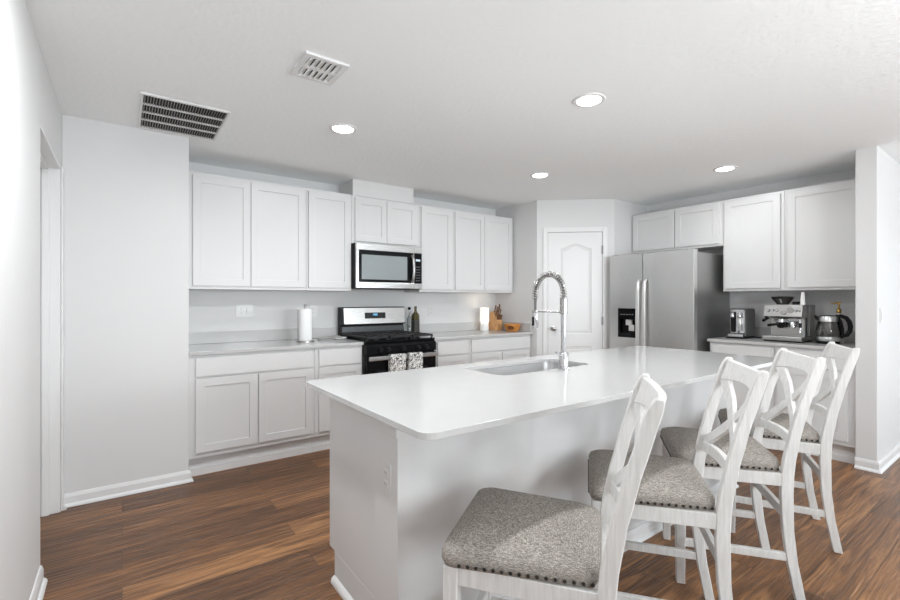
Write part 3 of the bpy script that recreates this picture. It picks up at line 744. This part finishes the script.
# ------------------------------------------------------------------ bar stools
WF, WR, D, ZS, ZT = .22, .195, .435, .545, 1.046
def interp(tab, z):
    for (a_, va), (b_, vb) in zip(tab, tab[1:]):
        if z <= b_:
            t = (z-a_)/(b_-a_); t2 = t*t*(3-2*t)*.35+t*.65; return va+(vb-va)*t2
    return tab[-1][1]
YBK = [(0, -.052), (.08, -.036), (.18, -.018), (.30, -.005), (.45, 0), (.56, -.004), (.68, -.024), (.80, -.052), (.92, -.086), (1.0, -.111), (1.05, -.128)]
def yb(z): return -D/2 + interp(YBK, z)
def make_stool():
    t = thing('bar_stool', '', 'stool', (0, 0, 0))
    # cushion
    def outline(g, z, r=.05):
        n = 6; out = []
        cor = [(-WF-g, D/2+g), (-WR-g+.01, -D/2-g+.02), (WR+g-.01, -D/2-g+.02), (WF+g, D/2+g)]
        for i, (x, y) in enumerate(cor):
            p = Vector((x, y)); a_ = Vector(cor[i-1]); b_ = Vector(cor[(i+1) % 4])
            e0 = p+(a_-p).normalized()*r; e1 = p+(b_-p).normalized()*r
            for k in range(n+1):
                u = k/n; q = e0*(1-u)**2+p*2*u*(1-u)+e1*u*u; out.append((q.x, q.y, z))
        return out
    def scaled(s_, z):
        return [(x*s_, y*s_, zz) for x, y, zz in outline(.006, z)]
    m = MB(); m.loft([scaled(.9, ZS-.004), outline(.004, ZS-.002), outline(.009, ZS+.012), outline(.009, ZS+.030), outline(.002, ZS+.046), outline(-.016, ZS+.057), scaled(.80, ZS+.066), scaled(.55, ZS+.073), scaled(.28, ZS+.077), scaled(.05, ZS+.078)])
    seat = m.build('seat', 'fabric', t, 'all', local=True)
    cor = [Vector(c_) for c_ in ((-WR-.0015, -D/2+.03), (-WF-.0075, D/2-.055), (-WF+.045, D/2+.0085), (WF-.045, D/2+.0085), (WF+.0075, D/2-.055), (WR+.0015, -D/2+.03))]
    for a_, b_ in ((0, 1), (2, 3), (4, 5)):
        p, q = cor[a_], cor[b_]; L_ = (q-p).length; n = int(L_/.023); nl = MB()
        nn = Vector((-(q-p).y, (q-p).x)).normalized(); tv = (q-p).normalized()
        for k in range(n+1):
            c_ = p.lerp(q, k/n); rings = []
            for rr, dd_ in ((.0056, 0), (.005, .0018), (.0027, .0036)):
                rings.append([(c_.x+nn.x*dd_+tv.x*rr*math.cos(2*PI*j_/8), c_.y+nn.y*dd_+tv.y*rr*math.cos(2*PI*j_/8), ZS+.010+rr*math.sin(2*PI*j_/8)) for j_ in range(8)])
            nl.loft(rings)
        nl.build('nailhead_trim', 'nailhead', seat, 'all', local=True)
    lw = .042; zf0, zf1 = .487, .541
    for s_ in (-1, 1):
        x = s_*(WF-.024); y = D/2-.024
        m = MB(); m.loft([[(x+a_*w_, y+b_*w_, z) for a_, b_ in ((-1, -1), (1, -1), (1, 1), (-1, 1))] for z, w_ in ((0, .017), (.30, .021), (.5405, .021))])
        m.build('front_leg', 'stool', t, bev=.003, local=True)
        # rear leg sawn in one piece with the back post
        m = MB(); rings = []
        zs = [0, .05, .10, .16, .22, .30, .38, .46, .54, .60, .66, .72, .78, .84, .90, .96, 1.0, 1.02, 1.035, 1.044]
        for z in zs:
            dp_ = .019+.004*math.exp(-((z-.5)/.22)**2)
            if z > 1.0: dp_ *= math.sqrt(max(.05, 1-((z-1.0)/.05)**2))
            x = s_*WR; yy = yb(z); tw = .014
            rings.append([(x-tw, yy-dp_, z), (x+tw, yy-dp_, z), (x+tw, yy+dp_, z), (x-tw, yy+dp_, z)])
        m.loft(rings)
        m.build('back_post', 'stool', t, True, bev=.003, local=True)
        # side apron + side stretcher
        m = MB(); m.bar((s_*(WF-.024), D/2-.04, (zf0+zf1)/2), (s_*WR, -D/2+.015, (zf0+zf1)/2), .022, zf1-zf0)
        m.build('side_apron', 'stool', t, bev=.002, local=True)
        m = MB(); m.bar((s_*(WF-.024), D/2-.035, .185), (s_*WR, yb(.185)+.012, .185), .02, .034)
        m.build('side_stretcher', 'stool', t, bev=.003, local=True)
    MB().box(-WF+.04, WF-.04, D/2-.036, D/2-.012, zf0, zf1).build('front_apron', 'stool', t, bev=.002, local=True)
    MB().box(-WR+.012, WR-.012, -D/2-.010, -D/2+.012, zf0-.012, zf1).build('rear_apron', 'stool', t, bev=.002, local=True)
    MB().box(-WF+.035, WF-.035, D/2-.036, D/2-.012, .205, .245).build('footrest', 'stool', t, bev=.003, local=True)
    MB().box(-WR+.012, WR-.012, yb(.36)-.010, yb(.36)+.010, .338, .382).build('rear_stretcher', 'stool', t, bev=.003, local=True)
    # curved crest, lower rail and crossing slats
    def bow(x): return -.030*(1-(x/WR)**2)
    n = 14
    def rail(zlo, zhi, th, name, dip=0, arc=0):
        rings = []
        for k in range(n+1):
            x = -WR+.010+(2*WR-.02)*k/n; q = 1-(x/WR)**2
            a_, b_ = zlo+arc*q, zhi-dip*q
            rings.append([(x, yb(a_)+bow(x)-th/2, a_), (x, yb(a_)+bow(x)+th/2, a_), (x, yb(b_)+bow(x)+th/2, b_), (x, yb(b_)+bow(x)-th/2, b_)])
        return MB().loft(rings).build(name, 'stool', t, True, bev=.002, local=True)
    rail(.950, 1.036, .022, 'crest_rail', dip=.010, arc=.016)
    rail(.648, .688, .020, 'lower_rail', arc=0)
    for s_ in (-1, 1):
        rings = []
        for k in range(n+1):
            u = k/n; x = s_*(-WR+.02+(2*WR-.04)*u); zc_ = .684+(.962-.684)*u
            hw = .021; o_ = (.0065 if s_ > 0 else -.0065) * math.exp(-((u-.5)/.2)**2)*.4
            dx, dz = -(.278)/math.hypot(.278, .35)*hw*s_, .35/math.hypot(.278, .35)*hw
            pts_ = []
            for sg in (-1, 1):
                px, pz = x+sg*dx, zc_+sg*dz
                for th in (-.008, .008): pts_.append((px, yb(pz)+bow(px)+th+o_, pz))
            rings.append([pts_[0], pts_[1], pts_[3], pts_[2]])
        MB().loft(rings).build('cross_slat', 'stool', t, True, bev=.002, local=True)
    return t
M['nailhead'] = plain('nailhead_bronze', (.03, .026, .022), .35, metal=.7)
def copy_tree(o, parent=None):
    c_ = o.copy(); COL.objects.link(c_)
    if parent: c_.parent = parent; c_.matrix_parent_inverse = o.matrix_parent_inverse.copy()
    for ch in list(o.children): copy_tree(ch, c_)
    return c_
st0 = make_stool()
spots = [(1.028, .983, .612, 'white X-back bar stool with grey linen seat, closest to the island outlet end'),
         (1.716, 1.002, .646, 'second white X-back bar stool counted from the island outlet'),
         (2.334, 1.005, .637, 'third white X-back bar stool counted from the island outlet'),
         (3.001, 1.022, .48, 'white X-back bar stool closest to the coffee counter and pillar, farthest from the island outlet')]
for i, (x, y, r_, lb) in enumerate(spots):
    o = st0 if i == 0 else copy_tree(st0)
    o.location = (x, y, 0); o.rotation_euler = (0, 0, r_); o['label'] = lb; o['group'] = 'white bar stools along the island'

# ------------------------------------------------------------------ things on the range-wall counter
CT = .9145
# paper towel
px, py = 1.325, 4.02
t = thing('paper_towel_holder', 'paper towel roll on an upright steel holder beside the range', 'paper towel holder', (px, py, CT))
MB().lathe([(.080, 0), (.080, .008), (.074, .011), (.001, .011)], (px, py, CT), 28).build('base', 'nickel', t, True)
MB().lathe([(.006, .011), (.006, .305), (.013, .31), (.014, .322), (.008, .332), (.001, .333)], (px, py, CT), 14).build('spindle', 'nickel', t, True)
MB().lathe([(.020, .012), (.058, .012), (.060, .016), (.060, .288), (.058, .292), (.020, .292)], (px, py, CT), 36).build('paper_roll', 'paper', t, True)
MB().tube([(px-.070, py-.02, CT+.008), (px-.072, py-.02, CT+.12), (px-.072, py-.02, CT+.285)], .0035, 8).build('tension_rod', 'nickel', t, True)
# spoon rest and utensil
sx, sy = 1.62, 4.10
t = thing('spoon_rest', 'low white spoon rest holding a grey spoon, between paper towel and range', 'spoon rest', (sx, sy, CT))
MB().lathe([(.045, 0), (.060, .006), (.068, .018), (.064, .018), (.052, .008), (.001, .006)], (sx+.05, sy-.03, CT), 24).build('dish', 'ceramic', t, True)
m = MB(); m.tube([(sx-.14, sy+.03, CT+.012), (sx-.06, sy+.015, CT+.016), (sx+.01, sy-.01, CT+.024), (sx+.04, sy-.02, CT+.02), (sx+.075, sy-.035, CT+.017)], [.006, .007, .009, .016, .006], 10)
m.build('spoon', 'greyware', t, True)
MB().tube([(sx-.15, sy+.0, CT+.0105), (sx-.05, sy+.0, CT+.014), (sx-.0, sy-.02, CT+.022)], .010, 10).build('spoon_handle', 'greyware', t, True)
# olive oil bottle, cruet
bx, by = 2.598, 4.21
t = thing('olive_oil_bottle', 'dark green glass olive oil bottle with black label beside the range', 'bottle', (bx, by, CT))
def sqr(hw, z, r): return [(bx+x, by+y, CT+z) for x, y in rrect(-hw, hw, -hw, hw, r, 4)]
MB().loft([sqr(.030, 0, .006), sqr(.033, .006, .008), sqr(.034, .20, .008), sqr(.030, .215, .012), sqr(.020, .232, .014), sqr(.0135, .246, .0134), sqr(.0125, .285, .0124)]).build('glass_body', 'olive', t, True)
MB().loft([sqr(.0346, .02, .0085), sqr(.0346, .155, .0085)]).build('label_wrap', 'label', t, True)
MB().lathe([(.0145, .28), (.0145, .30), (.012, .303), (.001, .303)], (bx, by, CT), 18).build('cap', plain('bottle_cap', (.05, .035, .01), .35), t, True)
qx, qy = 2.535, 4.235
t = thing('glass_cruet', 'slim clear glass cruet with round black stopper between range and olive oil', 'cruet', (qx, qy, CT))
MB().lathe([(.026, 0), (.028, .004), (.028, .17), (.012, .20), (.010, .262), (.008, .262), (.010, .20), (.025, .168), (.025, .008), (.001, .006)], (qx, qy, CT), 20).build('glass_body', 'glass', t, True)
MB().lathe([(.002, .255), (.0075, .262), (.015, .270), (.017, .280), (.014, .291), (.003, .296)], (qx, qy, CT), 18).build('stopper', 'matte', t, True)
# table lamp
lx, ly = 3.555, 4.17
t = thing('table_lamp', 'small glowing white table lamp on the counter beside the knife block', 'lamp', (lx, ly, CT))
MB().lathe([(.046, 0), (.050, .004), (.050, .096), (.046, .102), (.008, .104), (.006, .125), (.001, .125)], (lx, ly, CT), 28).build('base', 'ceramic', t, True)
MB().lathe([(.057, .110), (.052, .275), (.0505, .275), (.0555, .110)], (lx, ly, CT), 28, cap=False).build('lamp_shade', 'shade', t, True)
MB().lathe([(.004, .12), (.018, .145), (.020, .163), (.012, .181), (.002, .185)], (lx, ly, CT), 14).build('bulb', 'lens', t, True)
pl = bpy.data.lights.new('lamp_glow', 'POINT'); pl.energy = .45; pl.color = (1, .87, .70); pl.shadow_soft_size = .03
po = bpy.data.objects.new('lamp_glow', pl); COL.objects.link(po); po.location = (lx, ly, CT+.23)
# knife block: leaning wooden block seen from the side
kx, ky = 3.742, 4.19
t = thing('knife_block', 'wooden knife block full of knives, between lamp and wooden bowl', 'knife block', (kx, ky, CT))
m = MB()
prof = [(-.105, 0), (.09, 0), (.09, .115), (.058, .148), (.012, .235), (-.04, .222)]
def kp(u, w_): return (kx+w_, ky-u)
m.loft([[(*kp(u, -.045), CT+z) for u, z in prof], [(*kp(u, .045), CT+z) for u, z in prof]])
m.build('block', 'block', t, bev=.004)
kd = Vector((0, -.30, .955)).normalized()
hs = [(.022, -.030, .222, .105, .010), (.024, .0, .222, .085, .009), (.022, .029, .222, .115, .010), (.046, -.030, .178, .10, .009), (.046, .0, .178, .13, .010), (.046, .030, .178, .10, .009), (.072, -.034, .134, .075, .0065), (.072, -.017, .134, .075, .0065), (.072, .0, .134, .075, .0065), (.072, .017, .134, .075, .0065), (.072, .034, .134, .075, .0065)]
for u, w_, z, ln, rr in hs:
    b_ = Vector((*kp(u, w_), CT+z-.012)); e = b_+kd*ln
    m = MB(); m.tube([b_, b_+kd*.014], rr*.75, 8); q = m
    kn = MB().tube([b_+kd*.012, b_+kd*(ln*.4), e-kd*.01, e], [rr*.9, rr*.85, rr, rr*.6], 8).build('knife_handle', 'handle', None, True, loc=tuple(b_))
    bl = m.build('bolster', 'nickel', kn, True)
    kn.name = 'kitchen_knife'
    tag(kn, 'wooden handled kitchen knife standing in the knife block', 'knife', 'knives in the block')
# wooden bowl
wx, wy = 3.748, 3.89
t = thing('wooden_bowl', 'honey-coloured wooden bowl with a dark oval handle hole, next to the knife block', 'bowl', (wx, wy, CT))
MB().lathe([(.055, 0), (.072, .006), (.092, .050), (.100, .088), (.095, .088), (.086, .050), (.066, .012), (.001, .010)], (wx, wy, CT), 36).build('bowl_body', 'bowlwood', t, True)
vd = Vector((-wx, -wy, 0)).normalized(); vr = Vector((-vd.y, vd.x, 0))
m = MB(); r0 = []
for sc_, off_ in ((1, -.006), (1, .004), (.9, .0048)):
    ring = []
    for k in range(20):
        a_ = 2*PI*k/20; u = .044*sc_*math.cos(a_)-.022; z = .045+.023*sc_*math.sin(a_)
        rad = .072+.0200*(z-.006)/.044+off_
        th_ = u/rad; p = vd*rad*math.cos(th_)+vr*rad*math.sin(th_); ring.append((wx+p.x, wy+p.y, CT+z))
    r0.append(ring)
m.loft(r0); m.build('handle_hole_shade', 'hollow', t)  # no hole is cut; the dark oval paints the shade inside it

# ------------------------------------------------------------------ things on the coffee counter
# capsule coffee machine, front towards -X
nx0, nx1, ny0, ny1 = 4.80, 5.08, 1.825, 1.968
t = thing('capsule_coffee_machine', 'chrome-fronted capsule coffee machine standing against the fridge', 'coffee machine', ((nx0+nx1)/2, (ny0+ny1)/2, CT))
box(nx0+.05, nx1, ny0, ny1, CT+.012, 1.205).build('body', plain('machine_grey', (.10, .10, .10), .35), t, bev=.02, seg=3)
box(nx0-.02, nx1-.02, ny0-.01, ny1+.01, CT, CT+.014).build('base', 'matte', t, bev=.004)
NT = FX(nx0+.05)
m = MB(NT).plate(rrect(ny0+.008, ny1-.008, CT+.05, 1.192, .015, 4), [], 0, .008).build('front_panel', 'chrome', t, bev=.003)
MB(NT).plate(rrect(ny1-.06, ny1-.012, CT+.06, 1.17, .008, 3), [], .008, .012).build('side_panel', 'matte', t, bev=.003)
for i, (y, z) in enumerate(((ny0+.045, 1.145), (ny1-.035, 1.145))):
    MB().lathe([(.017, 0), (.019, .008), (.016, .04), (.010, .05), (.001, .05)], (nx0+.022, y, z-.03), 16).build('spout', 'chrome', t, True)
MB().lathe([(.010, -.10), (.016, -.09), (.018, .02), (.012, .03), (.001, .03)], (nx0+.030, ny0+.045, 1.09), 16).build('milk_wand', 'steel', t, True)
MB().tube([(nx0+.02, ny0+.07, CT+.05), (nx0+.025, ny0+.04, CT+.12)], .006, 8).build('lever', 'chrome', t, True)
box(nx0-.015, nx0+.05, ny0+.004, ny1-.004, CT+.0145, CT+.045).build('drip_tray', 'chrome', t, bev=.006, seg=3)

# espresso machine, front towards -X
ex0, ex1, ey0, ey1 = 4.71, 5.02, 1.352, 1.640
t = thing('espresso_machine', 'brushed steel espresso machine with bean hopper in the middle of the coffee counter', 'coffee machine', ((ex0+ex1)/2, (ey0+ey1)/2, CT))
box(ex0+.15, ex1, ey0+.012, ey1-.012, CT+.03, 1.235).build('body', 'steelside', t, bev=.008, seg=3)
box(ex0+.0, ex1, ey0-.004, ey1+.004, CT+.012, CT+.05).build('drip_tray', 'darksteel', t, bev=.008, seg=3)
box(ex0+.02, ex1-.01, ey0+.005, ey1-.005, CT, CT+.014).build('foot', 'matte', t)
hd = MB(); hd.loft([[(x, y, z) for x, z in ((ex1-.02, 1.125), (ex0+.04, 1.125), (ex0+.02, 1.14), (ex0+.045, 1.235), (ex0+.06, 1.245), (ex1-.02, 1.245))] for y in (ey0, ey1)])
hd = hd.build('head', 'darksteel', t, bev=.004)
box(ex0+.145, ex0+.151, ey0+.02, ey1-.02, CT+.055, 1.12).build('splash_panel', 'darksteel', t)
ET = FX(ex0+.03)
for y, z, r_ in ((1.6037, 1.195, .014), (1.5673, 1.197, .009), (1.5401, 1.195, .014), (1.4856, 1.175, .022), (1.3947, 1.195, .011), (1.3720, 1.195, .008)):
    MB(ET).lathe([(r_, -.004), (r_, .006), (r_*.8, .012), (.001, .012)], (y, z, 0), 16).build('button', 'chrome', hd, True)
MB(ET).lathe([(.026, -.002), (.026, .004), (.001, .004)], (1.4401, 1.195, 0), 18).build('pressure_gauge', 'greyware', hd, True)
MB().lathe([(.034, 0), (.034, .03), (.028, .035)], (ex0+.09, 1.5264, 1.085), 20).build('group_head', 'chrome', t, True)
pf = MB().lathe([(.020, -.04), (.028, -.03), (.036, -.002), (.036, .012), (.001, .012)], (ex0+.09, 1.5264, 1.075), 20).build('portafilter', 'matte', t, True)
MB().tube([(ex0+.06, 1.5355, 1.07), (ex0-.03, 1.5628, 1.066), (ex0-.06, 1.5719, 1.062)], [.009, .013, .011], 10).build('portafilter_handle', 'matte', pf, True)
MB().tube([(ex0+.07, 1.6173, 1.125), (ex0+.03, 1.6264, 1.11), (ex0+.0, 1.6309, 1.10)], [.012, .011, .014], 10).build('tap_lever', 'matte', t, True)
MB().lathe([(.022, .012), (.022, .03), (.017, .036), (.001, .036)], (ex0+.085, 1.4356, 1.06), 18).build('grinder_cradle', 'chrome', t, True)
MB().lathe([(.026, .0), (.026, .03), (.02, .04), (.001, .042)], (ex0+.085, 1.4356, 1.045), 18).build('grinder_outlet', 'chrome', t, True)
MB().tube([(ex0+.06, 1.3765, 1.125), (ex0+.05, 1.3720, 1.10), (ex0+.045, 1.3702, 1.03), (ex0+.04, 1.3693, 1.0)], [.008, .007, .007, .006], 10).build('steam_wand', 'chrome', t, True)
MB().tube([(ex0+.048, 1.3711, 1.085), (ex0+.046, 1.3702, 1.045)], .012, 10).build('wand_grip', 'matte', t, True)
hp = MB().lathe([(.045, 0), (.05, .012), (.082, .05), (.085, .058), (.080, .064), (.002, .066)], (ex0+.18, 1.5401, 1.2455), 24).build('bean_hopper', plain('smoked_hopper', (.035, .032, .03), .12), t, True)
MB().lathe([(.086, 0), (.086, .010), (.03, .014), (.001, .014)], (ex0+.18, 1.5401, 1.306), 24).build('hopper_lid', 'matte', hp, True)
MB().lathe([(.030, 0), (.030, .022), (.026, .026), (.001, .026)], (ex0+.16, 1.4310, 1.2455), 18).build('tamper_knob', 'matte', t, True)
box(ex1-.12, ex1+.02, ey0-.012, ey0+.011, CT+.05, 1.245).build('side_tank', plain('tank_smoke', (.16, .16, .16), .15), t, bev=.006)
# white bottle standing on top of it
o = MB().lathe([(.019, 0), (.019, .004), (.016, .05), (.012, .095), (.010, .108), (.001, .11)], (ex0+.10, 1.3674, 1.2455), 18).build('white_shaker', 'ceramic', None, True, loc=(ex0+.10, 1.3674, 1.2455))
tag(o, 'slim white shaker standing on top of the espresso machine', 'shaker')
# black cord between the machines
m = MB().tube([(5.06, 1.82, CT+.006), (5.02, 1.78, CT+.006), (5.0, 1.74, CT+.006), (5.05, 1.70, CT+.006), (5.10, 1.68, CT+.006), (5.16, 1.68, CT+.006)], .0055, 8)
tag(m.build('appliance_cable', 'rubber', None, True, loc=(5.02, 1.74, CT)), 'black power cord lying on the counter between the two coffee machines', 'cord')

# kettle
kx, ky = 4.865, 1.205
t = thing('electric_kettle', 'glass and steel electric kettle with black handle, at the pillar end of the counter', 'kettle', (kx, ky, CT))
MB().lathe([(.078, 0), (.080, .004), (.080, .020), (.074, .024), (.001, .024)], (kx, ky, CT), 30).build('power_base', 'matte', t, True)
MB().lathe([(.076, .0245), (.080, .030), (.080, .055), (.079, .058)], (kx, ky, CT), 30).build('heating_ring', 'steel', t, True)
MB().lathe([(.0795, .058), (.085, .085), (.084, .12), (.076, .165), (.066, .195), (.064, .195), (.074, .163), (.082, .118), (.083, .087), (.077, .060)], (kx, ky, CT), 30, cap=False).build('glass_body', 'kettleglass', t, True)
MB().lathe([(.068, .190), (.067, .225), (.064, .232), (.001, .234)], (kx, ky, CT), 30).build('steel_collar', 'steel', t, True)
MB().lathe([(.058, .2345), (.054, .240), (.015, .243), (.001, .243)], (kx, ky, CT), 30).build('lid', 'matte', t, True)
hdv = Vector((.25, -.97, 0)).normalized()
def hp_(r_, z): return (kx+hdv.x*r_, ky+hdv.y*r_, CT+z)
m = MB(); 
m.tube([hp_(.045, .236), hp_(.085, .236), hp_(.115, .222), hp_(.135, .19), hp_(.142, .15), hp_(.138, .11), hp_(.12, .078), hp_(.080, .06)], [.011, .015, .017, .017, .017, .016, .015, .012], 12)
m.tube([hp_(.062, .230), hp_(.078, .19), hp_(.088, .13), hp_(.088, .09), hp_(.080, .05)], [.012, .014, .014, .014, .012], 10)
m.build('handle', 'matte', t, True)
m = MB(); m.tube([hp_(-.060, .205), hp_(-.078, .222), hp_(-.090, .238)], [.018, .014, .008], 10); m.build('spout', 'matte', t, True)
# syrup bottle with brass pump
gx, gy = 5.06, 1.180
t = thing('pump_bottle', 'tall clear syrup bottle with a brass pump, behind the kettle', 'bottle', (gx, gy, CT))
MB().lathe([(.034, 0), (.036, .005), (.036, .19), (.030, .215), (.015, .245), (.014, .262), (.001, .262)], (gx, gy, CT), 22).build('glass_body', plain('syrup_glass', (.55, .53, .50), .1), t, True)
MB().lathe([(.017, .258), (.018, .262), (.018, .285), (.012, .295), (.007, .297), (.007, .335), (.010, .338), (.010, .350), (.001, .351)], (gx, gy, CT), 16).build('pump_neck', 'gold', t, True)
MB().tube([(gx, gy-.014, CT+.345), (gx-.003, gy+.02, CT+.347), (gx-.008, gy+.055, CT+.338)], [.008, .007, .004], 10).build('pump_spout', 'gold', t, True)
